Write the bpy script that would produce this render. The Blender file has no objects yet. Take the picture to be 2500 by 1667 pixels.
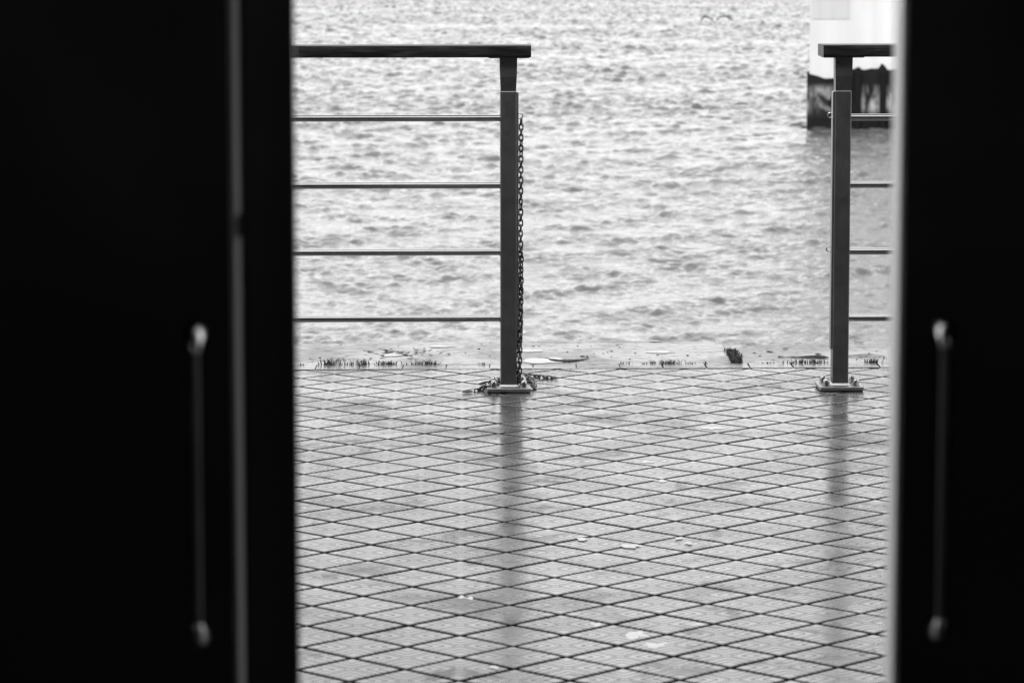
import bpy, bmesh, math, random
from mathutils import Vector, Matrix, noise
random.seed(7)
S = bpy.context.scene
C = S.collection
R = math.radians

# ---------------------------------------------------------------- camera
FPX, PITCH, ROLL, EYE = 8158.0, R(6.7325), R(-0.05), 1.4      # photo is 2500 x 1667
Fw = Vector((0, math.cos(PITCH), -math.sin(PITCH)))
X0 = Vector((1, 0, 0)); U0 = X0.cross(Fw)
Rt = math.cos(ROLL)*X0 + math.sin(ROLL)*U0
Up = -math.sin(ROLL)*X0 + math.cos(ROLL)*U0
cam = bpy.data.cameras.new('camera'); co = bpy.data.objects.new('camera', cam); C.objects.link(co)
co.matrix_world = Matrix(((Rt.x, Up.x, -Fw.x, 0), (Rt.y, Up.y, -Fw.y, 0), (Rt.z, Up.z, -Fw.z, EYE), (0, 0, 0, 1)))
cam.sensor_width = 36; cam.lens = FPX/2500*36; cam.clip_end = 6000; cam.clip_start = 0.05
cam.dof.use_dof = True; cam.dof.focus_distance = 10.45; cam.dof.aperture_fstop = 10.3
S.camera = co

# ---------------------------------------------------------------- sky, sun, exposure
SUN_EL, SUN_AZ = 40, 200     # veiled by cloud, behind the building
w = bpy.data.worlds.new('World'); S.world = w; w.use_nodes = True
nt = w.node_tree; bg = nt.nodes['Background']
sky = nt.nodes.new('ShaderNodeTexSky'); sky.sky_type = 'NISHITA'; sky.sun_disc = False
sky.sun_elevation = R(SUN_EL); sky.sun_rotation = R(SUN_AZ); sky.dust_density = 3.0; sky.air_density = 1.2
bw = nt.nodes.new('ShaderNodeRGBToBW'); nt.links.new(sky.outputs[0], bw.inputs[0])
ov = nt.nodes.new('ShaderNodeMath'); ov.operation = 'MULTIPLY_ADD'; ov.inputs[1].default_value = .30; ov.inputs[2].default_value = 9.5   # thin even cloud over the clear sky
nt.links.new(bw.outputs[0], ov.inputs[0]); nt.links.new(ov.outputs[0], bg.inputs[0]); bg.inputs[1].default_value = 0.09
sl = bpy.data.lights.new('sun', 'SUN'); so = bpy.data.objects.new('sun', sl); C.objects.link(so)
sl.energy = 0.7; sl.angle = R(15); sl.color = (1, 1, 1)
sd = Vector((math.sin(R(SUN_AZ))*math.cos(R(SUN_EL)), math.cos(R(SUN_AZ))*math.cos(R(SUN_EL)), math.sin(R(SUN_EL))))
so.rotation_euler = sd.to_track_quat('Z', 'Y').to_euler()
vs = S.view_settings; vs.view_transform = 'Standard'; vs.look = 'None'; vs.exposure = 0.92; vs.gamma = 1

# ---------------------------------------------------------------- photo measurements -> metres
def ray(x, y): return (Fw + Rt*((x-1250)/FPX) + Up*((833.5-y)/FPX))
def onY(x, y, Y):
    d = ray(x, y); return Vector((0, 0, EYE)) + d*(Y/d.y)
def onZ(x, y, z=0.0):
    d = ray(x, y); return Vector((0, 0, EYE)) + d*((z-EYE)/d.z)

# ---------------------------------------------------------------- helpers
class MB:
    def __init__(s): s.v = []; s.f = []; s.sm = []
    def add(s, vs_, fs, smooth=False):
        b = len(s.v); s.v += [tuple(v) for v in vs_]; s.f += [tuple(b+i for i in f) for f in fs]; s.sm += [smooth]*len(fs)
    def box(s, x0, x1, y0, y1, z0, z1, M=None, bev=0.0):
        bm = bmesh.new(); bmesh.ops.create_cube(bm, size=1)
        for v in bm.verts:
            v.co = Vector(((x0+x1)/2+v.co.x*(x1-x0), (y0+y1)/2+v.co.y*(y1-y0), (z0+z1)/2+v.co.z*(z1-z0)))
        if bev: bmesh.ops.bevel(bm, geom=bm.edges[:], offset=bev, segments=2, profile=0.5, affect='EDGES')
        if M: bmesh.ops.transform(bm, matrix=M, verts=bm.verts[:])
        s.bm(bm)
    def bm(s, bm, smooth=False):
        bm.verts.ensure_lookup_table(); bm.verts.index_update()
        s.add([v.co for v in bm.verts], [[v.index for v in f.verts] for f in bm.faces], smooth); bm.free()
    def tube(s, pts, r, n=12, closed=False, caps=True):
        pts = [Vector(p) for p in pts]; m = len(pts); rs = r if isinstance(r, (list, tuple)) else [r]*m
        up = None; vs_ = []
        for i, p in enumerate(pts):
            a = pts[(i-1) % m] if (closed or i) else p; b = pts[(i+1) % m] if (closed or i < m-1) else p
            t = (b-a).normalized()
            if up is None:
                up = Vector((0, 0, 1)) if abs(t.z) < .9 else Vector((1, 0, 0))
            up = (up - t*up.dot(t)).normalized(); sd_ = t.cross(up)
            for k in range(n):
                q = 2*math.pi*k/n; vs_.append(p + (up*math.cos(q)+sd_*math.sin(q))*rs[i])
        fs = []
        for i in range(m if closed else m-1):
            j = (i+1) % m
            for k in range(n):
                l = (k+1) % n; fs.append((i*n+k, i*n+l, j*n+l, j*n+k))
        if caps and not closed:
            fs.append(tuple(range(n))[::-1]); fs.append(tuple(range((m-1)*n, m*n)))
        s.add(vs_, fs, True)
    def lathe(s, prof, c, n=24):
        vs_ = []; fs = []
        for r_, z in prof:
            for k in range(n):
                a = 2*math.pi*k/n; vs_.append((c[0]+r_*math.cos(a), c[1]+r_*math.sin(a), c[2]+z))
        for i in range(len(prof)-1):
            for k in range(n):
                l = (k+1) % n; fs.append((i*n+k, i*n+l, (i+1)*n+l, (i+1)*n+k))
        fs.append(tuple(range((len(prof)-1)*n, len(prof)*n)))
        s.add(vs_, fs, True)
    def build(s, name, mat, parent=None, loc=None):
        me = bpy.data.meshes.new(name)
        vv = s.v if loc is None else [tuple(Vector(v)-Vector(loc)) for v in s.v]
        me.from_pydata(vv, [], s.f); me.update()
        me.polygons.foreach_set('use_smooth', s.sm)
        if mat: me.materials.append(mat)
        o = bpy.data.objects.new(name, me); C.objects.link(o)
        if loc is not None: o.location = loc
        if parent: o.parent = parent
        if any(s.sm):
            try: me.set_sharp_from_angle(angle=R(40))
            except Exception: pass
        return o
def tag(o, label=None, cat=None, group=None, kind=None):
    for k, v in (('label', label), ('category', cat), ('group', group), ('kind', kind)):
        if v: o[k] = v
    return o
def empty(name, loc, rz=0):
    o = bpy.data.objects.new(name, None); C.objects.link(o); o.location = loc; o.rotation_euler = (0, 0, rz); o.empty_display_size = .1; return o

class N:
    """small node helper"""
    def __init__(s, name):
        s.m = bpy.data.materials.new(name); s.m.use_nodes = True; s.t = s.m.node_tree; s.p = s.t.nodes['Principled BSDF']
    def n(s, t, **k):
        x = s.t.nodes.new(t)
        for a, b in k.items(): setattr(x, a, b)
        return x
    def set(s, inp, v):
        if hasattr(v, 'is_output') or isinstance(v, bpy.types.NodeSocket): s.t.links.new(v, inp)
        elif inp.type == 'RGBA' and not hasattr(v, '__len__'): inp.default_value = (v, v, v, 1)
        else: inp.default_value = v
    def P(s, **k):
        for a, v in k.items(): s.set(s.p.inputs[a.replace('_', ' ')], v)
    def math(s, op, a, b=None, c=None, clamp=False):
        x = s.n('ShaderNodeMath', operation=op, use_clamp=clamp)
        for i, v in enumerate((a, b, c)):
            if v is not None: s.set(x.inputs[i], v)
        return x.outputs[0]
    def coord(s, which='Object', sc=(1, 1, 1), rot=(0, 0, 0)):
        tc = s.n('ShaderNodeTexCoord'); mp = s.n('ShaderNodeMapping'); s.t.links.new(tc.outputs[which], mp.inputs[0])
        mp.inputs['Scale'].default_value = sc; mp.inputs['Rotation'].default_value = rot; return mp.outputs[0]
    def noise(s, v, scale, detail=4, rough=.55, dist=0.0):
        x = s.n('ShaderNodeTexNoise'); s.t.links.new(v, x.inputs['Vector']); x.inputs['Scale'].default_value = scale
        x.inputs['Detail'].default_value = detail; x.inputs['Roughness'].default_value = rough; x.inputs['Distortion'].default_value = dist
        return x.outputs['Fac']
    def ramp(s, f, lo, hi, a=0.0, b=1.0, smooth=True):
        x = s.n('ShaderNodeMapRange'); x.interpolation_type = 'SMOOTHSTEP' if smooth else 'LINEAR'
        s.set(x.inputs[0], f)
        for i, v in zip((1, 2, 3, 4), (lo, hi, a, b)): s.set(x.inputs[i], v)
        return x.outputs[0]
    def bump(s, h, strength=1.0, dist=1.0, normal=None):
        x = s.n('ShaderNodeBump'); s.set(x.inputs['Height'], h); x.inputs['Strength'].default_value = strength; x.inputs['Distance'].default_value = dist
        if normal: s.t.links.new(normal, x.inputs['Normal'])
        return x.outputs[0]

def plain(name, base, rough=.5, metal=0.0, var=.15, sc=30, bump=0.0, stretch=(1, 1, 1), spec=None):
    k = N(name); v = k.coord('Object', stretch); f = k.noise(v, sc, 5)
    k.P(Base_Color=k.ramp(f, .3, .7, base*(1-var), base*(1+var)), Roughness=k.ramp(k.noise(v, sc*.4, 3), .3, .7, rough*.8, min(1, rough*1.2)), Metallic=metal)
    if bump: k.P(Normal=k.bump(f, 1.0, bump))
    if spec is not None: k.P(Specular_IOR_Level=spec)
    return k.m

# ---------------------------------------------------------------- materials
def mat_tile():
    k = N('wet ribbed paver')
    uv = k.n('ShaderNodeUVMap', uv_map='UVMap'); sp = k.n('ShaderNodeSeparateXYZ'); k.t.links.new(uv.outputs[0], sp.inputs[0])
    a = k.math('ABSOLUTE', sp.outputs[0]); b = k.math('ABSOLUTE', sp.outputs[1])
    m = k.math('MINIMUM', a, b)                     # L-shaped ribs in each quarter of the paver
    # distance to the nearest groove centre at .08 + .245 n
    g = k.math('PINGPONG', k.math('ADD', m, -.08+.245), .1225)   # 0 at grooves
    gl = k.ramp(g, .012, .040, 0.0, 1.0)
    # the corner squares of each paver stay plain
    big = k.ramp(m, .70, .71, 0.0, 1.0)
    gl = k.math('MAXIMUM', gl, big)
    at = k.n('ShaderNodeAttribute', attribute_name='tone')
    v = k.coord('Object')
    n1 = k.noise(v, 1.3, 4, .6); n2 = k.noise(v, 9, 5, .65); n3 = k.noise(v, 160, 3, .6)
    wet = k.ramp(k.noise(v, 3.1, 4, .6, .6), .38, .62)
    base = k.math('MULTIPLY', k.ramp(n2, .3, .7, .055, .095), k.math('MULTIPLY_ADD', at.outputs['Fac'], .5, .75))
    base = k.math('MULTIPLY', base, k.ramp(n1, .3, .7, .85, 1.12))
    stain = k.math('MINIMUM', k.ramp(k.noise(v, 5.5, 3, .7, .8), .55, .68, 1.0, .55), k.ramp(k.noise(v, 2.2, 5, .7, .5), .50, .64, 1.0, .62))
    base = k.math('MULTIPLY', base, stain)
    base = k.math('MULTIPLY', base, k.ramp(gl, 0, 1, .25, 1.0))  # groove colour darkened to stand in for the shade of their depth
    rg = k.ramp(wet, 0, 1, .21, .11); rg = k.math('ADD', rg, k.ramp(n3, .3, .7, -.02, .04))
    rg = k.math('ADD', rg, k.math('MULTIPLY', at.outputs['Fac'], .05))
    rg = k.math('ADD', rg, k.ramp(stain, .55, 1.0, .12, 0.0))
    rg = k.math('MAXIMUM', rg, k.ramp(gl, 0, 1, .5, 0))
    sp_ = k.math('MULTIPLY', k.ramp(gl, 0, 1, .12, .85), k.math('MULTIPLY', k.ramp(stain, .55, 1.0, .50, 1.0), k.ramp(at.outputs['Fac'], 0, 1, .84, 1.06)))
    h = k.math('ADD', k.math('MULTIPLY', gl, .0006), k.math('MULTIPLY', n2, .0006))
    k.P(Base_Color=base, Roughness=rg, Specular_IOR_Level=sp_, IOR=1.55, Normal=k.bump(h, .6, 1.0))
    return k.m

def mat_water():
    k = N('choppy harbour water')
    v = k.coord('Object')
    mid = k.noise(k.coord('Object', (1, 1.2, 1), (0, 0, -.2)), 1.1, 3, .55, .4)
    sml = k.noise(v, 3.6, 4, .6, .5)
    fin = k.noise(v, 11, 3, .6, .3)
    h = k.math('ADD', k.math('MULTIPLY', mid, .03), k.math('MULTIPLY', sml, .05)); h = k.math('ADD', h, k.math('MULTIPLY', fin, .016))
    k.P(Base_Color=.085, Roughness=.07, IOR=1.333, Normal=k.bump(h, 1.0, 1.0))
    return k.m

def mat_concrete():
    k = N('worn wet concrete'); v = k.coord('Object'); vs_ = k.coord('Object', (.6, 2.0, 1))
    n1 = k.noise(v, 4, 6, .65); n2 = k.noise(vs_, 40, 5, .7); n3 = k.noise(v, 1.2, 3)
    base = k.math('MULTIPLY', k.ramp(n1, .3, .7, .05, .13), k.ramp(n2, .50, .64, 1.0, .3))
    wet = k.ramp(k.noise(v, 2.4, 4, .6, .5), .4, .6)
    rg = k.math('ADD', k.ramp(wet, 0, 1, .34, .22), k.ramp(n2, .5, .7, 0, .3))
    h = k.math('ADD', k.math('MULTIPLY', n1, .003), k.math('MULTIPLY', n2, .0008))
    k.P(Base_Color=base, Roughness=rg, Specular_IOR_Level=k.ramp(n2, .5, .66, .5, .22), Normal=k.bump(h, .5, 1.0)); return k.m

def mat_steel(name, base, rough):
    k = N(name); v = k.coord('Object', (1, 1, .06)); f = k.noise(v, 260, 4, .6); d = k.noise(k.coord('Object'), 22, 5, .7)
    spots = k.ramp(k.noise(k.coord('Object'), 75, 2, .5), .72, .76, 1.0, .35)
    b = k.math('MULTIPLY', k.math('MULTIPLY', k.ramp(f, .3, .7, base*.92, base*1.08), k.ramp(d, .3, .7, .94, 1.05)), spots)
    k.P(Base_Color=b, Metallic=1.0, Roughness=k.ramp(d, .3, .7, rough*.93, rough*1.1), Normal=k.bump(f, .15, .0004)); return k.m

def mat_timber():
    k = N('dark weathered timber'); v = k.coord('Object', (.6, 8, 8)); f = k.noise(v, 14, 6, .7, .6); g = k.noise(k.coord('Object', (2, 18, 18)), 12, 4, .6)
    b = k.math('MULTIPLY', k.ramp(f, .35, .7, .004, .032), k.ramp(g, .3, .7, .6, 1.3))
    k.P(Base_Color=b, Roughness=.42, Normal=k.bump(f, .4, .0012), Specular_IOR_Level=.2); return k.m

def mat_pier():
    k = N('white painted pier'); v = k.coord('Object', (1, 1, .12)); f = k.noise(v, 3, 5, .6); g = k.noise(k.coord('Object'), .5, 3)
    k.P(Base_Color=k.math('MULTIPLY', k.ramp(f, .3, .7, .60, .68), k.ramp(g, .3, .7, .96, 1.03)), Roughness=.6); return k.m
def mat_weed():
    k = N('weedy tidal band'); v = k.coord('Object', (1, 1, .55)); f = k.noise(v, 2.6, 4, .6, .8); g = k.noise(k.coord('Object', (1, 1, .3)), 9, 5, .7)
    tc = k.n('ShaderNodeTexCoord'); sp = k.n('ShaderNodeSeparateXYZ'); k.t.links.new(tc.outputs['Object'], sp.inputs[0])
    z = sp.outputs[2]       # height over the water: bare worn concrete shows mid-height between weed above and below
    mid = k.math('MULTIPLY', k.ramp(z, .18, .42), k.ramp(z, .62, .82, 1.0, 0.0))
    t = k.math('MULTIPLY', mid, k.ramp(f, .40, .60))
    b = k.math('ADD', k.math('MULTIPLY', t, k.ramp(g, .3, .7, .10, .45)), .006)
    k.P(Base_Color=b, Roughness=.7, Specular_IOR_Level=.2, Normal=k.bump(g, .5, .03)); return k.m

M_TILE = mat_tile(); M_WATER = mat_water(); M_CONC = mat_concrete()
M_POST = mat_steel('brushed post steel', .155, .40); M_RAIL = mat_steel('rail steel', .42, .09); M_PLATE = mat_steel('base plate steel', .28, .38)
M_NUT = mat_steel('nut steel', .35, .22); M_CHAIN = mat_steel('dull chain steel', .07, .30)
M_WELD = plain('weld bead', .55, .35, 1.0, .2, 200, .001)
M_TIMB = mat_timber(); M_PIER = mat_pier(); M_WEED = mat_weed()
M_JOINT = plain('joint grit', .016, .9, 0, .4, 120, .001, spec=.1)
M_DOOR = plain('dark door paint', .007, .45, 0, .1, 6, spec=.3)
M_EDGE = plain('door edge metal', .42, .35, 0.0, .12, 12, stretch=(1, 1, .2))
M_EDGE_LIT = plain('door edge metal with painted daylight', .9, .26, 0.0, .06, 12, stretch=(1, 1, .2))  # lighter copy of the edge material, daylight painted into its colour
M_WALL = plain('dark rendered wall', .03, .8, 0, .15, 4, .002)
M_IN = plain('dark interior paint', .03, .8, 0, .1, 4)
M_GRIP = plain('dark satin handle', .12, .40, 1.0, .1, 20)
M_END_GLINT = plain('handle end with painted glint', .75, .32, 1.0, .05, 20)  # far paler than the grip: glint on the elbows put into the colour
M_GRASS = plain('dark grass blade', .035, .6, 0, .4, 60)
M_DROP = plain('white bird dropping', .56, .6, 0, .08, 90, .001)
M_DARK = plain('black dirt and recess shade', .010, .8, 0, .3, 90, spec=.1)
M_PUD = N('puddle'); M_PUD.P(Base_Color=.10, Roughness=.03, IOR=1.333); M_PUD = M_PUD.m
M_BORD = mat_concrete(); M_BORD.name = 'mortar border'
M_QUAY = plain('quay wall concrete', .12, .8, 0, .3, 2, .01)
M_GULLD = plain('gull wing grey', .05, .7, 0, .1, 10)
M_GULLW = plain('gull white', .62, .7, 0, .05, 10)

# ---------------------------------------------------------------- water and sea bed
WZ = -1.8
import numpy as np
def water_mesh():
    rw = np.random.RandomState(12)
    ys = [23.5]
    while ys[-1] < 250: ys.append(ys[-1]+min(ys[-1]*.0011, .125))
    ys = np.array(ys); us = np.linspace(-.15, .20, 680)
    Y, U = np.meshgrid(ys, us, indexing='ij'); X = (U*(Y+2)).astype(np.float32); Y = Y.astype(np.float32)
    def env(n_, l0, l1, sd_):
        r_ = np.random.RandomState(sd_); E = np.zeros_like(X)
        for _ in range(n_):
            K = 2*math.pi/r_.uniform(l0, l1); th = r_.rand()*6.28; E += np.sin(K*(X*math.sin(th)*1.0+Y*math.cos(th))+r_.rand()*6.28)
        return E/math.sqrt(n_/2)
    e1 = env(14, .45, 2.2, 1); e2 = env(6, 9, 30, 2)
    A1 = np.clip(.55+.42*e1+.15*e2, .12, 1.9).astype(np.float32)
    far_ = 1+1.0*np.clip((Y-45)/90, 0, 1)
    Z = np.zeros_like(X); k_ = 84; dy = np.minimum(Y*.0011, .125)
    for i in range(k_):
        lam = .13*(7.0**((i+rw.rand())/k_)); th = rw.uniform(-1.57, 1.57); K = 2*math.pi/lam
        slope = .054*(1.0 if lam < .45 else (.45/lam)**1.0); a = slope/K*rw.uniform(.7, 1.3)
        p = K*(X*math.sin(th)+Y*math.cos(th))+rw.rand()*6.28
        fade = np.clip((lam/dy-2.2)/2, 0, 1)*(1.0 if lam < .26 else np.clip((Y-14)/46, .30, 1)**min(1.0, (lam-.26)/.12))
        Z += a*fade*(np.sin(p)+.30*np.cos(2*p))
    Z *= A1*far_
    for i in range(8):
        lam = rw.uniform(2, 7); th = rw.normal(0, .5); K = 2*math.pi/lam; Z += .010/K*np.sin(K*(X*math.sin(th)+Y*math.cos(th))+rw.rand()*6.28)
    Z += WZ
    nr, nc = X.shape; co_ = np.stack([X, Y, Z], -1).reshape(-1, 3)
    i = np.arange((nr-1)*(nc-1)); r, c = i//(nc-1), i % (nc-1); a = r*nc+c
    q = np.stack([a, a+1, a+nc+1, a+nc], -1).reshape(-1)
    me = bpy.data.meshes.new('water'); me.vertices.add(len(co_)); me.vertices.foreach_set('co', co_.ravel())
    me.loops.add(len(q)); me.loops.foreach_set('vertex_index', q.astype(np.int32))
    me.polygons.add(len(i)); me.polygons.foreach_set('loop_start', (np.arange(len(i))*4).astype(np.int32))
    me.polygons.foreach_set('use_smooth', np.ones(len(i), bool)); me.update(calc_edges=True); me.validate()
    me.materials.append(M_WATER); o = bpy.data.objects.new('water', me); C.objects.link(o); return o
tag(water_mesh(), kind='structure')
b = MB()
b.add([(-900, 11.2, WZ-.28), (900, 11.2, WZ-.28), (900, 3500, WZ-.28), (-900, 3500, WZ-.28)], [(0, 1, 2, 3)])
tag(b.build('water', M_WATER), kind='structure')

# ---------------------------------------------------------------- pavement of diagonal ribbed pavers
PHI = R(0.794); GX, GY, Q = .1512, 11.0658, .105757
LROT = R(1.35)                                   # line of the quay edge
def line_y(x, off=0.0): return 11.075 + off + math.tan(LROT)*x
def clip(poly, uvs):
    out = []; ou = []
    for i in range(len(poly)):
        p, q = poly[i], poly[(i+1) % len(poly)]; up_, uq = uvs[i], uvs[(i+1) % len(poly)]
        dp = line_y(p[0])-.002-p[1]; dq = line_y(q[0])-.002-q[1]
        if dp >= 0: out.append(p); ou.append(up_)
        if (dp >= 0) != (dq >= 0):
            t = dp/(dp-dq); out.append((p[0]+(q[0]-p[0])*t, p[1]+(q[1]-p[1])*t)); ou.append((up_[0]+(uq[0]-up_[0])*t, up_[1]+(uq[1]-up_[1])*t))
    return out, ou
V = []; F = []; UVs = []; TONE = []; MI = []
rt = random.Random(3); rowj = [rt.gauss(0, .0015) for _ in range(100)]
cp, sp_ = math.cos(PHI), math.sin(PHI)
s2 = math.sqrt(.5)
for d in range(-3, 84):
    for c in range(-40, 41):
        if (c+d) % 2 == 0: continue
        cx = GX + cp*c*Q + sp_*d*Q; cy = GY + sp_*c*Q - cp*d*Q
        if cy < 2.80 or cy > 11.4 or abs(cx) > 3.6: continue
        half = Q*s2 - (.0067 + rt.uniform(-.0008, .0008))
        ja = rt.gauss(0, .003); ra, rbb = rowj[((c+d)//2) % 97], rowj[((d-c)//2) % 89 + 5]; jx, jy = rt.gauss(0, .0006)+(ra+rbb)*s2, rt.gauss(0, .0006)+(ra-rbb)*s2
        ea = (cp*s2 - sp_*s2, sp_*s2 + cp*s2); eb = (cp*s2 + sp_*s2, sp_*s2 - cp*s2)
        ca, sa = math.cos(ja), math.sin(ja)
        P = []; U = []
        for (u, v) in ((-1, -1), (1, -1), (1, 1), (-1, 1)):
            x = (ea[0]*u + eb[0]*v)*half; y = (ea[1]*u + eb[1]*v)*half
            P.append((cx+jx+x*ca-y*sa, cy+jy+x*sa+y*ca)); U.append((u, v))
        P, U = clip(P, U)
        if len(P) < 3: continue
        area = sum(P[i][0]*P[(i+1) % len(P)][1]-P[(i+1) % len(P)][0]*P[i][1] for i in range(len(P)))/2
        if abs(area) < 2e-4: continue
        if area < 0: P = P[::-1]; U = U[::-1]
        mx = sum(p[0] for p in P)/len(P); my = sum(p[1] for p in P)/len(P)
        h0 = rt.gauss(0, .00022); tx, ty = rt.gauss(0, .0011), rt.gauss(0, .0011); tone = rt.random()
        zf = lambda x, y: h0 + tx*(x-mx) + ty*(y-my) + .0025*noise.noise((x*.8, y*.8, 0))
        bs = len(V); nP = len(P); k_ = 1-.0022/.07
        for (x, y), (u, v) in zip(P, U):
            X, Y = mx+(x-mx)*k_, my+(y-my)*k_; V.append((X, Y, zf(X, Y)))
        for (x, y) in P: V.append((x, y, zf(x, y)-.0018))
        for (x, y) in P: V.append((x, y, -.012))
        F.append(tuple(bs+i for i in range(nP))); UVs.append([(u*k_, v*k_) for u, v in U]); TONE.append(tone); MI.append(0)
        for i in range(nP):
            j = (i+1) % nP
            F.append((bs+nP+i, bs+nP+j, bs+j, bs+i)); UVs.append([U[i], U[j], U[j], U[i]]); TONE.append(tone); MI.append(0)
            F.append((bs+2*nP+i, bs+2*nP+j, bs+nP+j, bs+nP+i)); UVs.append([(.1, .1)]*4); TONE.append(tone); MI.append(1)
me = bpy.data.meshes.new('pavement'); me.from_pydata(V, [], F); me.update()
uvl = me.uv_layers.new(name='UVMap'); uvl.data.foreach_set('uv', [a for f in UVs for p in f for a in p])
ta = me.attributes.new('tone', 'FLOAT', 'FACE'); ta.data.foreach_set('value', TONE)
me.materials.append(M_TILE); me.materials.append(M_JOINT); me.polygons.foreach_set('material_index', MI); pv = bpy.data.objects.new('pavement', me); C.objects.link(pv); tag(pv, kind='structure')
b = MB(); b.add([(-14, 2.5, -.009), (14, 2.5, -.009), (14, line_y(14, .02), -.009), (-14, line_y(-14, .02), -.009)], [(0, 1, 2, 3)])
tag(b.build('joint_bed', M_JOINT), kind='structure')

# ---------------------------------------------------------------- mortar border strip and concrete quay edge
b = MB(); x = -6.0
rb = random.Random(5)
step = .1455
off0 = onZ(1724, 893).x
k0 = int((-6-off0)/step)
for k in range(k0, k0+84):
    xa = off0+k*step+.001; xb = off0+(k+1)*step-(.0025 if off0+k*step < .3 else .005)
    z = rb.gauss(.0012, .0002)
    y0a, y0b = line_y(xa, .0005), line_y(xb, .0005); y1a, y1b = line_y(xa, .118), line_y(xb, .118)
    b.add([(xa, y0a, z), (xb, y0b, z), (xb, y1b, z), (xa, y1a, z), (xa, y0a, -.02), (xb, y0b, -.02), (xb, y1b, -.02), (xa, y1a, -.02)],
          [(0, 1, 2, 3), (4, 5, 1, 0), (5, 6, 2, 1), (6, 7, 3, 2), (7, 4, 0, 3)])
tag(b.build('paving_border', M_BORD), kind='structure')
b = MB(); b.add([(-14, line_y(-14, -.004), -.0055), (14, line_y(14, -.004), -.0055), (14, line_y(14, .13), -.0055), (-14, line_y(-14, .13), -.0025)], [(0, 1, 2, 3)])
tag(b.build('border_mortar', M_CONC), kind='structure')

def conc_z(x, y):
    z = .0012+.0010*noise.noise((x*3, y*5, 1))+.0005*noise.noise((x*20, y*30, 5))
    if x > .86: z -= .008*abs(noise.noise((x*14, y*25, 9)))*max(0, min(1, (y-line_y(x, .48))/.08))
    return z
FAR = [(560, 838), (720, 837.5), (870, 836), (1060, 833.2), (1220, 832), (1280, 830.6), (1722, 830.4), (1745, 834), (1762, 840), (1779, 845)]
FARR = [(1790, 846), (1815, 843.5), (1870, 840), (1935, 836), (1962, 830.5), (2100, 829.5), (2200, 832), (2400, 832)]
def slab(pts, x0, x1):
    W_ = [onZ(px, py, .004) for px, py in pts]
    xs = [x0]+[p.x for p in W_]+[x1]; ys = [line_y(x0)+(W_[0].y-line_y(W_[0].x))]+[p.y for p in W_]+[line_y(x1)+(W_[-1].y-line_y(W_[-1].x))]
    m = MB(); cols = []
    X = [x0]; x = max(x0, -2.6)
    while x < min(x1, 2.6): X.append(x); x += .02
    X.append(x1); X = sorted(set(X))
    NR = 26; vs_ = []; fs = []
    for x in X:
        for i in range(len(xs)-1):
            if xs[i] <= x <= xs[i+1]: break
        t = (x-xs[i])/max(1e-6, xs[i+1]-xs[i]); yf = ys[i]+(ys[i+1]-ys[i])*max(0, min(1, t)); y0 = line_y(x, .1195)
        yf += .006*noise.noise((x*9, 0, 3))
        for r in range(NR+1):
            y = y0+(yf-y0)*r/NR
            z = conc_z(x, y)
            vs_.append((x, y, z))
        vs_.append((x, yf+.02, -.03)); vs_.append((x, yf+.03, WZ-.5))
    w_ = NR+3
    for i in range(len(X)-1):
        for r in range(w_-1):
            fs.append((i*w_+r, (i+1)*w_+r, (i+1)*w_+r+1, i*w_+r+1))
    # end walls
    for i in (0, len(X)-1):
        q = [i*w_+r for r in range(w_)]; p = vs_[i*w_]; vs_.append((p[0], p[1], -.5)); fs.append(tuple(q+[len(vs_)-1]))
    m.add(vs_, fs, False); return m
CRX = onZ(1790, 868).x
tag(slab(FAR, -14, CRX-.020).build('quay_edge', M_CONC), kind='structure')
tag(slab(FARR, CRX+.018, 14).build('quay_edge', M_CONC), kind='structure')
b = MB(); b.box(CRX-.05, CRX+.05, 11.1, 11.9, -.09, -.045); tag(b.build('slab_gap_floor', M_DARK), kind='structure')
b = MB(); b.box(-14, 14, 2.4, 11.1, -2.4, -.25); tag(b.build('ground', M_QUAY), kind='structure')

def blot(name, mat, cx, cy, wx, wy, z0=.0035, th=.0015, seed=0, n=26, jag=.35, kind=None, arc=None):
    """irregular low patch lying on the paving; cx.. in photo pixels"""
    rr = random.Random(seed); c_ = onZ(cx, cy, z0); e = onZ(cx+wx/2, cy, z0); f = onZ(cx, cy-wy/2, z0)
    a = e.x-c_.x; d_ = f.y-c_.y; vs_ = []; ph = rr.uniform(0, 99)
    for ring, s_, z in ((0, 1, 0), (1, .82, th*.8), (2, .45, th)):
        for k in range(n):
            q = 2*math.pi*k/n; rad = 1+jag*noise.noise((math.cos(q)*1.1+ph, math.sin(q)*1.1, ph))*1.9+jag*.35*noise.noise((math.cos(q)*4+ph, math.sin(q)*4, ph+3))
            vs_.append((a*s_*rad*math.cos(q), d_*s_*rad*math.sin(q), z))
    fs = []
    for g in (0, 1):
        for k in range(n): l = (k+1) % n; fs.append((g*n+k, g*n+l, (g+1)*n+l, (g+1)*n+k))
    fs.append(tuple(range(2*n, 3*n)))
    m = MB(); m.add(vs_, fs, True); o = m.build(name, mat); o.location = c_; return o

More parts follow.
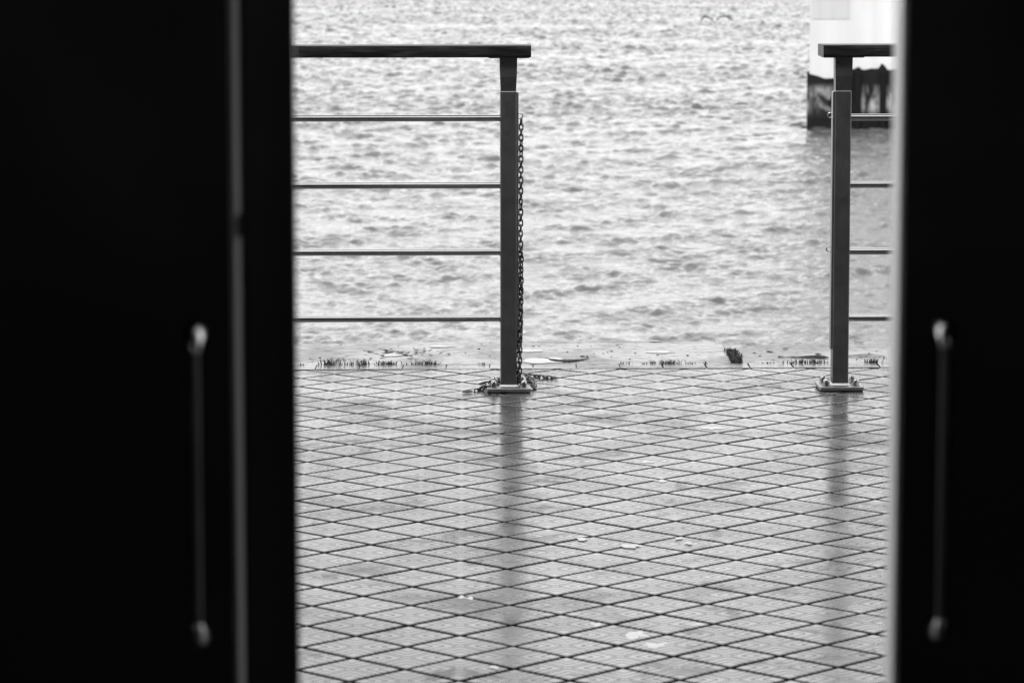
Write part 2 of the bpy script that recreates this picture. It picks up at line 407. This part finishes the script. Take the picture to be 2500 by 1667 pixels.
for i, (cx, cy, wx, wy, lab) in enumerate([
    (1558, 1547, 62, 21, 'largest white bird dropping on the pavers near the bottom, lumpy'),
    (1606, 1574, 64, 14, 'long white bird dropping low and wide, just below the largest one'),
    (1545, 1332, 46, 9, 'white bird dropping across a paver corner in the middle of the paving'),
    (1658, 1313, 28, 6, 'small white bird dropping below a joint crossing, right of a wider one'),
    (1680, 1325, 22, 5, 'faint little white dropping on a paver, lower right of its neighbour'),
    (1420, 1316, 22, 6, 'small pale dropping on a paver, left of the wide dropping mid paving'),
    (1127, 1457, 18, 8, 'small white dropping with a tail where two joints cross, left half'),
    (1145, 1459, 18, 6, 'thin white streak of dropping right beside a joint crossing, left half'),
    (1706, 1523, 34, 8, 'pale dropping at the right tip of a paver above the wide dark joint'),
    (1208, 1628, 26, 7, 'flat pale dropping near the bottom edge left of the middle'),
    (1738, 1045, 40, 7, 'pale smear bridging the joints in the far right of the paving'),
    (1583, 1127, 30, 6, 'faint pale dropping on a paver between the two railing posts'),
    (1610, 1173, 30, 5, 'pale smear covering a joint crossing right of the middle'),
    (1456, 1524, 24, 8, 'pale blot at the right tip of a paver, left of the largest dropping')]):
    o = blot('bird_dropping', M_DROP, cx, cy, wx*(.9), wy, .0012, .0010 if i < 3 else .0006, seed=i+3, jag=.55)
    tag(o, lab, 'bird dropping', 'white bird droppings on the paving')

# puddles, scars, and flat dark strips painting the shade of concrete cavities
tag(blot('puddle', M_PUD, 1335, 879, 108, 15, .0028, .0004, 3, 40, .25), kind='structure')
tag(blot('puddle', M_PUD, 1300, 856, 62, 6, .0028, .0004, 4, 40, .3), kind='structure')
tag(blot('puddle', M_PUD, 1617, 859, 66, 5, .0028, .0004, 5, 40, .3), kind='structure')
tag(blot('puddle', M_PUD, 960, 867, 56, 5, .0028, .0004, 6, 40, .3), kind='structure')
tag(blot('puddle', M_PUD, 1075, 845.5, 56, 3.5, .0028, .0004, 8, 40, .3), kind='structure')
tag(blot('puddle', M_PUD, 1600, 833, 30, 3, .0028, .0004, 9, 40, .3), kind='structure')
SC = {}
def scar(pts, wid, name='crack', z=None, mat=None):
    m = SC.setdefault(name, MB()); top = []; bot = []
    P_ = []
    for i in range(len(pts)-1):
        for t in (0, .25, .5, .75): P_.append([pts[i][j]+(pts[i+1][j]-pts[i][j])*t for j in (0, 1)]+[wid[i]+(wid[i+1]-wid[i])*t])
    P_.append([*pts[-1], wid[-1]])
    for px, py, w_ in P_:
        w_ *= 1+.35*noise.noise((px*.4, py, 1)); c_ = onZ(px, py, .006); d = onZ(px, py+w_/2, .006).y-c_.y
        for L_, yy in ((top, c_.y-d), (bot, c_.y+d)): L_.append((c_.x, yy, max(conc_z(c_.x, yy)+.0012, .0038 if name == 'crack' else 0)))
    n_ = len(top); m.add(top+bot, [(i, i+1, n_+i+1, n_+i) for i in range(n_-1)])
scar([(1310, 870), (1337, 872), (1345, 876), (1365, 878.5), (1390, 879), (1405, 878), (1428, 875), (1441, 872)], [.6, 1.2, 4, 5.5, 6, 4.5, 2.2, .6])
scar([(1416, 867.5), (1424, 867), (1430, 869), (1436, 867)], [1.5, 2.2, 1, 2.5])
scar([(1900, 868), (1915, 869), (1950, 869.5), (1985, 868), (2010, 869), (2024, 870)], [3.5, 1.6, 3, 5, 6, 1])
scar([(1990, 862), (1998, 861.5), (2006, 862.5)], [1, 3, 1])
scar([(1870, 855.5), (1878, 856), (1889, 857)], [1, 3, 1])
scar([(1912, 849), (1924, 849.5)], [2, 2])
scar([(2072, 866), (2100, 864), (2130, 863), (2160, 866)], [1, 2, 1.4, 1])
scar([(2072, 868), (2100, 870), (2140, 869.5), (2165, 871)], [1.2, 1.4, 1.2, .8])
scar([(2085, 833), (2100, 835), (2110, 834)], [1, 2.5, 1])
rs = random.Random(11)
for k in range(70):                                    # rough spalled patch
    a = rs.gauss(978, 48); y_ = 858+rs.gauss(0, 6.5); l = rs.uniform(5, 22)*(1-abs(a-978)/220)
    if not (846 < y_ < 876): continue
    scar([(a-l/2, y_), (a, y_+rs.uniform(-.8, .8)), (a+l/2, y_+rs.uniform(-1, 1))], [.3, rs.uniform(.8, 1.9), .3], 'spalled_concrete', .0105)
for k in range(46):                                   # little chips and dirt
    a = rs.choice([rs.uniform(745, 1215), rs.uniform(1280, 1720), rs.uniform(1800, 2160)]); y_ = rs.uniform(838, 884)
    if a > 1800: y_ = rs.uniform(846, 882)
    l = rs.uniform(2, 9); scar([(a-l/2, y_), (a, y_+.3), (a+l/2, y_)], [.4, rs.uniform(.8, 2.2), .4], 'spalled_concrete', .0105)
scar([(1275, 833.5), (1400, 832.8), (1560, 832.2), (1715, 832)], [.9, .5, .9, .6], 'crack', .009)
for nm_, m_ in SC.items(): tag(m_.build(nm_, M_DARK), kind='structure')
# thin circular mark
m = MB(); c_ = onZ(797, 874, .0034); rx = onZ(839, 874, .0034).x-c_.x; ry = onZ(797, 868.6, .0034).y-c_.y
vs_ = []
for k in range(48):
    q = 2*math.pi*k/48
    for s_ in (1, .965 if math.sin(q) > 0 else .93): vs_.append((c_.x+rx*s_*math.cos(q), c_.y+ry*s_*math.sin(q), .0034))
m.add(vs_, [(2*k, (2*k+2) % 96, (2*k+3) % 96, 2*k+1) for k in range(48)]); tag(m.build('ring_mark', M_QUAY), kind='structure')

# ---------------------------------------------------------------- grass in the joint
rg = random.Random(21)
def blade(m, x, y, h, lean, wd):
    az = rg.uniform(0, 6.28); dx, dy = math.cos(az)*lean*h, math.sin(az)*lean*h*.6
    p = [Vector((x, y, -.004)), Vector((x+dx*.35, y+dy*.35, h*.55)), Vector((x+dx, y+dy, h))]
    sx = Vector((wd/2, wd*.15, 0))
    m.add([p[0]-sx, p[0]+sx, p[1]-sx*.8, p[1]+sx*.8, p[2]], [(0, 1, 3, 2), (2, 3, 4)])
def tuft(m, px0, px1, hpx, n_, y_=888.5):
    for k in range(int(n_*.72)):
        px = rg.gauss((px0+px1)/2, (px1-px0)/4.6); g = onZ(px, y_, .0)
        h = hpx*.00135*rg.uniform(.35, 1.0); blade(m, g.x, line_y(g.x, .119)+rg.gauss(0, .004), h, rg.uniform(.15, 1.1), rg.uniform(.0014, .0030))
for (a, c_, h, n_, lab) in [(770, 846, 23, 90, 'tallest spiky grass tuft in the joint, nearest the left door'),
                            (850, 915, 21, 70, 'spiky grass tuft in the joint, second from the left door'),
                            (905, 985, 15, 90, 'low wide grass tuft in the joint below the spalled patch'),
                            (1000, 1072, 17, 90, 'dense dark grass tuft in the joint, nearest left of the chained post'),
                            (1585, 1680, 13, 110, 'low grass tuft in the joint, left of the slab crack'),
                            (1912, 2034, 15, 150, 'wide dark grass tuft right behind the right post'),
                            (2108, 2160, 17, 90, 'dark grass tuft by the edge of the right door')]:
    m = MB(); tuft(m, a, c_, h, n_); g = onZ((a+c_)/2, 888.5); o = m.build('grass_tuft', M_GRASS, loc=(g.x, g.y, 0)); tag(o, lab, 'grass', 'grass tufts in the joint of the quay')
m = MB()
for a, c_, h, n_ in [(722, 756, 8, 14), (838, 866, 12, 14), (975, 1000, 5, 6), (1060, 1080, 6, 10), (1100, 1120, 5, 5), (1165, 1200, 8, 14), (1290, 1300, 5, 4), (1508, 1545, 9, 18), (1560, 1594, 7, 14), (1672, 1700, 6, 8), (1715, 1735, 9, 14), (1848, 1905, 7, 26), (2040, 2108, 4, 6), (1620, 1660, 16, 8)]:
    tuft(m, a, c_, h, n_)
tag(m.build('grass', M_GRASS), kind='stuff', label='sparse short grass blades along the quay joint', cat='grass')
m = MB()
for k in range(420):                                   # weed growing out of the slab gap
    t = rg.random(); x = CRX+rg.gauss(0, .009); y = line_y(x, .13)+t*.36
    hh = .028*(1-.5*t)*rg.uniform(.3, 1); m_ = rg.uniform(.3, 1.4); blade(m, x, y, hh, m_, rg.uniform(.002, .005))
o = m.build('weed_clump', M_GRASS, loc=(CRX, line_y(CRX, .2), 0)); tag(o, 'dark bushy weed growing in the gap between two concrete slabs', 'weed')

# ---------------------------------------------------------------- railings
RR = R(1.55)
def rail_line(x): return 10.535 + math.tan(RR)*(x+.012)      # centre line of the posts
def make_railing(side):
    """side -1: railing left of the opening, +1: right. Local x runs along the railing."""
    if side < 0: pxc = 1241.5
    else: pxc = 2051.5
    c0 = onY(pxc, 940, 10.53); px = c0.x; py = rail_line(px)
    root = empty('railing', (px, py, 0), RR)
    s = side                                            # rails run towards s
    PW, PD = .0515, .055
    top = .950
    m = MB(); m.box(-PW/2, PW/2, -PD/2, PD/2, .012, top, bev=.003); post = m.build('post', M_POST, root)
    m = MB()                                            # curved neck that carries the handrail
    secs = [(top-.004, .0245, -.022, .024), (top+.010, .0245, -.024, .022), (top+.025, .0252, -.031, .018), (top+.045, .0262, -.034, .015), (top+.075, .0272, -.034, .014), (1.0545, .0275, -.034, .014)]
    vs_ = []
    for z, hw, ya, yb in secs: vs_ += [(-hw, ya, z), (hw, ya, z), (hw, yb, z), (-hw, yb, z)]
    m.add(vs_, [(4*i+k, 4*i+(k+1) % 4, 4*i+4+(k+1) % 4, 4*i+4+k) for i in range(len(secs)-1) for k in range(4)]+[(3, 2, 1, 0)]); m.build('neck', M_POST, root)
    # slotted side channel facing the opening, keeps the chain staples
    m = MB(); e = -s*(PW/2+.0005); e2 = -s*(PW/2+.0065)
    m.box(min(e, e2), max(e, e2), -.020, .016, .130, .946, bev=.001)
    m.build('side_channel', M_PLATE, root)
    # base plate with weld
    m = MB(); m.box(-.0695, .0695, -.075, .075, .0035, .0160, bev=.0022); pl = m.build('base_plate', M_PLATE, root)
    m = MB(); m.box(-.066, .066, -.071, .071, -.002, .0034); m.build('packing', M_DARK, pl)
    m = MB(); hw, hd = PW/2, PD/2; o_ = .006
    vs_ = [(-hw-o_, -hd-o_, .0155), (hw+o_, -hd-o_, .0155), (hw+o_, hd+o_, .0155), (-hw-o_, hd+o_, .0155), (-hw, -hd, .0215), (hw, -hd, .0215), (hw, hd, .0215), (-hw, hd, .0215)]
    m.add(vs_, [(i, (i+1) % 4, 4+(i+1) % 4, 4+i) for i in range(4)]); m.build('weld', M_WELD, pl)
    first = None
    for bx in (-.047, .047):
        for by in (-.046, .040):
            if first is None:
                m = MB()
                m.lathe([(.0145, 0), (.0145, .0022), (.0105, .0024)], (0, 0, .016))
                bm = bmesh.new(); bmesh.ops.create_cone(bm, cap_ends=True, segments=6, radius1=.0112, radius2=.0108, depth=.011)
                bmesh.ops.translate(bm, vec=(0, 0, .0238), verts=bm.verts[:]); m.bm(bm)
                m.lathe([(.0098, .0133), (.0096, .0165), (.0082, .0205), (.0052, .0238), (.0022, .0252), (.0004, .0255)], (0, 0, .016), 20)
                first = m.build('cap_nut', M_NUT, pl); o = first
            else:
                o = first.copy(); C.objects.link(o); o.parent = pl
            o.location = (bx, by, 0); o.rotation_euler = (0, 0, random.uniform(0, 1))
    # rails
    L = 1.75
    for ymid in ((288.6, 452.3, 615.2, 777.0) if s < 0 else (286.8, 451.0, 613.5, 775.8)):
        p = onY(1150 if s < 0 else 2100, ymid, rail_line(-.1 if s < 0 else 1.1)); z = p.z
        x0 = s*(PW/2-.002); m = MB(); m.tube([(x0, 0, z), (x0+s*L, 0, z)], .0106, 20); r_ = m.build('rail', M_RAIL, root)
        m = MB(); m.tube([(s*(PW/2-.001), 0, z), (s*(PW/2+.0035), 0, z)], .0118, 20); m.build('collar', M_RAIL, r_)
    # second post far along, out of the opening, carries the rails
    # timber handrail and the steel plate beneath it
    zt = 1.094; zb = 1.0565
    end = -s*.070
    xa, xb = sorted((end, s*(L+.05)))
    bm = bmesh.new(); bmesh.ops.create_cube(bm, size=1)
    for v in bm.verts: v.co = Vector(((xa+xb)/2+v.co.x*(xb-xa), v.co.y*.150, (zt+zb)/2+v.co.z*(zt-zb)))
    bmesh.ops.bevel(bm, geom=[e for e in bm.edges if abs(e.verts[0].co.x-e.verts[1].co.x) > .5], offset=.004, segments=3, profile=.5, affect='EDGES')
    m = MB(); m.bm(bm, True); m.build('handrail', M_TIMB, root)
    m = MB(); a, c_ = sorted((-s*.065, s*.062)); m.box(a, c_, -.045, .045, zb-.0035, zb-.0002); m.build('saddle_plate', M_POST, root)
    # far support post (outside the opening seen between the doors)
    o = post.copy(); C.objects.link(o); o.parent = root; o.location = (s*L, 0, 0)
    o = pl.copy(); C.objects.link(o); o.parent = root; o.location = (s*L, 0, 0)
    # staples on the side channel
    for yy in ((283.5, 607) if s < 0 else (281.5, 607.5)):
        z = onY(pxc, yy, py).z; m = MB(); e = -s*(PW/2+.005)
        pts = [(e, -.004, z+.0065), (e-s*.006, -.004, z+.0078)]+[(e-s*(.008+.0070*math.sin(a_)), -.004, z+.0078*math.cos(a_)) for a_ in [math.pi*i/8 for i in range(9)]]+[(e-s*.006, -.004, z-.0078), (e, -.004, z-.0065)]
        m.tube(pts, .0019, 8); m.build('staple', M_NUT, root)
    return root
tag(make_railing(-1), 'left railing with timber handrail and chains hanging at its steel post', 'railing', 'railings either side of the quay opening')
tag(make_railing(1), 'right railing with timber handrail and bare staples on its steel post', 'railing', 'railings either side of the quay opening')

# ---------------------------------------------------------------- chains
def resample(P, step):
    P = [Vector(p) for p in P]; pts = []
    for i in range(len(P)-1):
        p0 = P[max(i-1, 0)]; p1 = P[i]; p2 = P[i+1]; p3 = P[min(i+2, len(P)-1)]
        for k in range(24):
            t = k/24; pts.append(.5*((2*p1)+(-p0+p2)*t+(2*p0-5*p1+4*p2-p3)*t*t+(-p0+3*p1-3*p2+p3)*t*t*t))
    pts.append(P[-1]); out = [pts[0]]; acc = 0
    for a, c_ in zip(pts, pts[1:]):
        d = (c_-a).length
        while acc+d >= step:
            t = (step-acc)/d; a = a+(c_-a)*t; out.append(a.copy()); d = (c_-a).length; acc = 0
        acc += d
    return out
def link_pts(L_, W_, n=6):
    r_ = W_/2; h = L_/2-r_; pts = []
    for k in range(n+1): q = -math.pi/2+math.pi*k/n; pts.append((h+r_*math.cos(q), r_*math.sin(q)))
    for k in range(n+1): q = math.pi/2+math.pi*k/n; pts.append((-h+r_*math.cos(q), r_*math.sin(q)))
    return pts
def chain(m, P, pitch=.0168, L_=.0226, W_=.0118, wire=.0024, rnd=None, roll0=0.0):
    q = resample(P, pitch); rr = random.Random(rnd or 1); up = Vector((0, -1, 0.001))
    for i in range(len(q)-1):
        a, c_ = q[i], q[i+1]; t = (c_-a).normalized(); u_ = up if abs(t.dot(up)) < .9 else Vector((0, 0, 1))
        n1 = (u_-t*u_.dot(t)).normalized(); n2 = t.cross(n1)
        ang = roll0+(math.pi/2 if i % 2 else 0)+rr.gauss(0, .22)+.3; w1 = n1*math.cos(ang)+n2*math.sin(ang)
        mid = (a+c_)/2; m.tube([mid+t*x+w1*y for x, y in link_pts(L_, W_)], wire, 7, closed=True)
    return q
lp = onY(1271.5, 283, 10.53)
py0 = rail_line(0)-.004
def pc(x, y, z): p = onZ(x, y, z); return (p.x, p.y, p.z)
# upper chain: from the top staple down beside the post, across the plate front, out to the left
m = MB()
A = [(onY(1272.5, 291, py0)), onY(1272, 400, py0), onY(1271.5, 520, py0), onY(1271, 640, py0-.004), onY(1270.5, 760, py0-.006), onY(1269.5, 860, py0-.010), onY(1268.5, 915, py0-.020),
     pc(1266, 932, .028), pc(1258, 934, .021), pc(1245, 939, .0185), pc(1232, 938.5, .0185), pc(1218, 935, .0195), pc(1206, 940, .020), pc(1194, 942, .019), pc(1182, 944, .012), pc(1176, 950, .004), pc(1164, 954, .003), pc(1152, 955, .003)]
chain(m, A, rnd=4)
ch = m.build('chain', M_CHAIN, loc=A[0]); tag(ch, 'chain hung from the upper staple and draped across the base plate to the left', 'chain', 'steel chains at the left post')
m = MB(); e = Vector(pc(1141, 956.5, .004)); dr = (Vector(pc(1130, 958, .004))-Vector(pc(1152, 955, .004))).normalized(); sdv = Vector((0, 0, 1)).cross(dr)
m.tube([e+dr*x+sdv*y+Vector((0, 0, .001)) for x, y in link_pts(.036, .017)], .0024, 8, closed=True); m.build('end_link', M_CHAIN, None)
el = bpy.data.objects['end_link']; el.parent = ch; el.matrix_parent_inverse = Matrix.Translation(-Vector(A[0]))
# lower chain: from the second staple down, round behind, coil on the plate and a tail to the right
m = MB()
py1 = py0-.012
B = [onY(1273, 613, py1), onY(1272.5, 700, py1), onY(1271, 790, py1-.004), onY(1268, 850, py1-.006), onY(1265.5, 900, py1-.012), pc(1267, 928, .030), pc(1272, 934, .021), pc(1284, 932, .022), pc(1294, 934, .020),
     pc(1300, 940, .014), pc(1303, 948, .005), pc(1306, 944, .004), pc(1304, 930, .004), pc(1290, 920, .006), pc(1280, 917, .006), pc(1296, 918.5, .004), pc(1316, 919.5, .003), pc(1340, 922, .003), pc(1360, 923.5, .003)]
chain(m, B, rnd=9)
ch2 = m.build('chain', M_CHAIN, loc=B[0]); tag(ch2, 'chain hung from the lower staple with its tail trailing right on the pavers', 'chain', 'steel chains at the left post')
m = MB(); D_ = [pc(1236, 930, .024), pc(1222, 929, .023), pc(1212, 932, .020), pc(1196, 934, .018), pc(1184, 936, .006), pc(1172, 936, .004)]
chain(m, D_, rnd=5)
e = Vector(pc(1180, 934, .012)); d0 = (Vector(pc(1170, 937, .005))-Vector(pc(1196, 929, .020))).normalized(); s0 = Vector((0, 0, 1)).cross(d0).normalized()
ch3 = m.build('chain', M_CHAIN, loc=D_[0]); tag(ch3, 'short loose chain end lying over the left back nut of the plate', 'chain', 'steel chains at the left post')
m = MB(); m.tube([e+d0*x+s0*y for x, y in link_pts(.034, .014)], .0022, 8, closed=True); el = m.build('snap_link', M_CHAIN, ch3); el.matrix_parent_inverse = Matrix.Translation(-Vector(D_[0]))

# ---------------------------------------------------------------- building the camera stands in, and its doors
bl = empty('building', (0, 2.6, 0)); tag(bl, 'dark building whose doorway frames the view of the quay', 'building')
DY0, DY1 = 2.55, 2.606
xl, xr, zh = -1.02, 1.12, 2.15
m = MB()
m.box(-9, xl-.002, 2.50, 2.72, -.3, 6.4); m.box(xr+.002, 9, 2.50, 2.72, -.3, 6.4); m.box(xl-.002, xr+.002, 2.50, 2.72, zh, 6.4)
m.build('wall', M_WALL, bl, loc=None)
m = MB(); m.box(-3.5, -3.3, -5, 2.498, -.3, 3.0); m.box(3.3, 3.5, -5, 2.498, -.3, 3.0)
m.box(-3.3, -.9, -5, -4.8, -.3, 3.0); m.box(.9, 3.3, -5, -4.8, -.3, 3.0); m.box(-.9, .9, -5, -4.8, -.3, 1.0); m.box(-.9, .9, -5, -4.8, 2.0, 3.0)  # opening in the unseen back wall added to light the handle ends
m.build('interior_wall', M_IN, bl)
m = MB(); m.box(-3.3, 3.3, -4.8, 2.498, 2.75, 3.0); m.build('ceiling', M_IN, bl)
m = MB(); m.box(-9.3, 9.3, -5.2, 2.9, 6.402, 6.6); m.build('roof', M_WALL, bl)
for o in bl.children: o.matrix_parent_inverse = Matrix.Translation((0, -2.6, 0))
m = MB(); m.box(-3.298, 3.298, -4.798, 2.72, -.24, -.012); tag(m.build('floor', M_IN), kind='structure')

def handle(parent, x, z0, z1, name='handle', bar=.0046):
    """pull handle: dark bar, curved ends coloured paler for caught light, screwed to the leaf; x,z in world, standing 45 mm off the leaf"""
    yb = DY0-.024; r_ = .013
    m = MB(); m.tube([(x, yb, z0+r_), (x, yb, z1-r_)], bar, 16); h = m.build(name, M_GRIP, parent)
    for zz, sgn in ((z1, 1), (z0, -1)):
        m = MB(); pts = [(x, yb, zz-sgn*r_)]; rr_ = [bar*1.02]
        for i in range(1, 8): q = math.pi/2*i/7; pts.append((x, yb+r_*(1-math.cos(q)), zz-sgn*r_+sgn*r_*math.sin(q))); rr_.append(bar*(1.05+.75*math.sin(q)))
        pts.append((x, DY0-.0005, zz)); rr_.append(bar*1.7); m.tube(pts, rr_, 16)
        m.build('handle_end', M_END_GLINT, h)
    return h
def W(x, y, Y=DY0): return onY(x, y, Y)
# left leaf
xa = W(578, 833).x; xb_ = W(726, 833, DY1+.018).x
dl = empty('door', (xl, DY0, 0)); tag(dl, 'left dark door leaf with pale edge strip, lip and vertical pull handle', 'door', 'pair of door leaves standing ajar')
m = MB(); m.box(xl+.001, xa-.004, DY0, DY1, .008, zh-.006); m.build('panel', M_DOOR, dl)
m = MB(); m.box(xa-.004, xa, DY0+.0004, DY1-.001, .008, zh-.007); st = m.build('edge_strip', M_EDGE, dl)
zl = W(590, 553).z
m = MB(); m.box(xa-.001, xa+.0022, DY0+.006, DY1-.006, zl-.009, zl+.007); m.build('latch', M_DARK, st)
m = MB(); m.box(xa-.03, xb_, DY1+.0005, DY1+.018, .008, zh-.004); m.build('lip', M_DOOR, dl)
hx = W(476, 1190, DY0-.024); handle(dl, hx.x, W(480, 1560, DY0-.02).z, W(480, 818, DY0-.02).z)
for o in dl.children: o.matrix_parent_inverse = Matrix.Translation((-xl, -DY0, 0))
# right leaf, hanging a third of a degree out of plumb
xe = W(2191, 833).x
dr_ = empty('door', (xr, DY0, 0)); tag(dr_, 'right dark door leaf with bright end face and vertical pull handle', 'door', 'pair of door leaves standing ajar')
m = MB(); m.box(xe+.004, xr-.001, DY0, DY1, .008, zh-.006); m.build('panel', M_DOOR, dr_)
m = MB(); m.box(xe, xe+.004, DY0+.0004, DY1-.001, .008, zh-.007); m.build('edge_strip', M_EDGE_LIT, dr_)
hx = W(2306, 1190, DY0-.024); handle(dr_, hx.x, W(2300, 1548, DY0-.02).z, W(2300, 806, DY0-.02).z)
zc = W(2190, 833).z
for o in dr_.children:
    o.matrix_parent_inverse = Matrix.Translation((-xr, -DY0, 0)) @ Matrix.Translation((xe, 0, zc)) @ Matrix.Rotation(R(.18), 4, 'Y') @ Matrix.Translation((-xe, 0, -zc))

# ---------------------------------------------------------------- pier standing in the water
PY = 59.2
pl_, pr_ = onY(1973, 250, PY).x, onY(2600, 250, PY).x
pt = empty('pier', ((pl_+pr_)/2, PY, WZ)); tag(pt, 'white painted pier block with dark weedy base standing in the water', 'pier')
wx, dp = (pr_-pl_)/2, 5.0
zt = lambda y: onY(2000, y, PY).z-WZ
z1, z2 = zt(187), zt(170)
xs = onY(2073, 200, PY).x-pt.location.x
m = MB(); P4 = [(-wx+.02, 0), (wx, 0), (wx, dp), (-wx+.62, dp)]
m.add([(x, y, z) for z in (z1-.25, 6.5) for x, y in P4], [(0, 1, 5, 4), (1, 2, 6, 5), (2, 3, 7, 6), (3, 0, 4, 7), (4, 5, 6, 7)]); m.build('wall', M_PIER, pt)
# tidal band, slightly proud, with a ragged top
m = MB(); n_ = 90; vs_ = []; fs = []
for i in range(n_+1):
    x = -wx-.03+(2*wx+.03)*i/n_
    top = z1+(.05-.09*min(1, (x+wx)/.3) if x < -wx+.3 else -.04) if x < xs else z2+.0
    top += .035*noise.noise((x*4, 0, 2))
    for sx, sz in ((onY(2097, 0, PY).x-pt.location.x, .06), (onY(2156.6, 0, PY).x-pt.location.x, .12)):
        top += sz*math.exp(-((x-sx)/.05)**2)
    for z in (-1.2, 0, .2, .4, .6, .8, top): vs_.append((x, -.06+.03*noise.noise((x*3, z*4, 7)), min(z, top) if z != -1.2 else z))
w_ = 7
for i in range(n_):
    for r in range(w_-1): fs.append((i*w_+r, (i+1)*w_+r, (i+1)*w_+r+1, i*w_+r+1))
b0 = len(vs_)
for i in range(n_+1): v = vs_[i*w_+w_-1]; vs_.append((v[0], .03, v[2]+.0))
for i in range(n_): fs.append((i*w_+w_-1, (i+1)*w_+w_-1, b0+i+1, b0+i))
vs_ += [(-wx+.56, dp, -1.2), (-wx+.56, dp, z1)]
fs.append((0, 6, b0, len(vs_)-1, len(vs_)-2)[::-1])
m.add(vs_, fs, False); m.build('tidal_band', M_WEED, pt)
for px_ in (2093, 2154, 2240):
    x = onY(px_, 200, PY).x-pt.location.x; m = MB()
    m.tube([(x, -.13, -1.2), (x, -.13, zt(176))], .055, 10); m.build('fender_pile', M_DARK, pt)
m = MB(); m.box(-wx+.05, xs+.0, -.012, .05, zt(47), 6.3); o = m.build('panel', plain('weathered white panel', .50, .6, 0, .06, 2, stretch=(3, 1, .2)), pt)

# ---------------------------------------------------------------- gull gliding over the water
GYd = 100.0; gc = onY(1745, 49, GYd); pxm = GYd/FPX
g = empty('gull', gc); tag(g, 'gull with arched wings gliding low over the water', 'bird')
def wing(pts, nm, mt):
    m = MB(); vs_ = []; fs = []
    for (x, z, ch_, th) in pts:
        X, Z = (x-1745)*pxm, (49-z)*pxm
        vs_ += [(X, -ch_/2, Z), (X, -ch_*.1, Z+th*1.7), (X, ch_/2, Z-th*.3), (X, -ch_*.1, Z-th*1.3)]
    for i in range(len(pts)-1):
        for k in range(4): fs.append((4*i+k, 4*i+(k+1) % 4, 4*i+4+(k+1) % 4, 4*i+4+k))
    fs.append((0, 1, 2, 3)); nn = 4*(len(pts)-1); fs.append((nn+3, nn+2, nn+1, nn))
    m.add(vs_, fs, True); return m.build(nm, mt, g)
wing([(1745, 53, .16, .022), (1740, 50, .17, .02), (1733, 45, .17, .018), (1725, 41.5, .16, .018), (1719, 41, .14, .025), (1714, 47, .11, .03), (1709.5, 54, .04, .02)], 'wing', M_GULLD)
wing([(1745, 53, .16, .022), (1751, 49, .17, .02), (1757, 43, .17, .018), (1764, 40, .16, .018), (1772, 40.5, .15, .02), (1780, 44, .12, .02), (1789, 49, .03, .01)], 'wing', M_GULLD)
m = MB(); ys = [(-.27, .004), (-.22, .018), (-.17, .035), (-.12, .036), (-.05, .055), (.05, .062), (.14, .045), (.22, .02), (.3, .012)]
m.tube([(0, y, -.045) for y, r_ in ys], [r_ for y, r_ in ys], 12); m.build('body', M_GULLW, g)
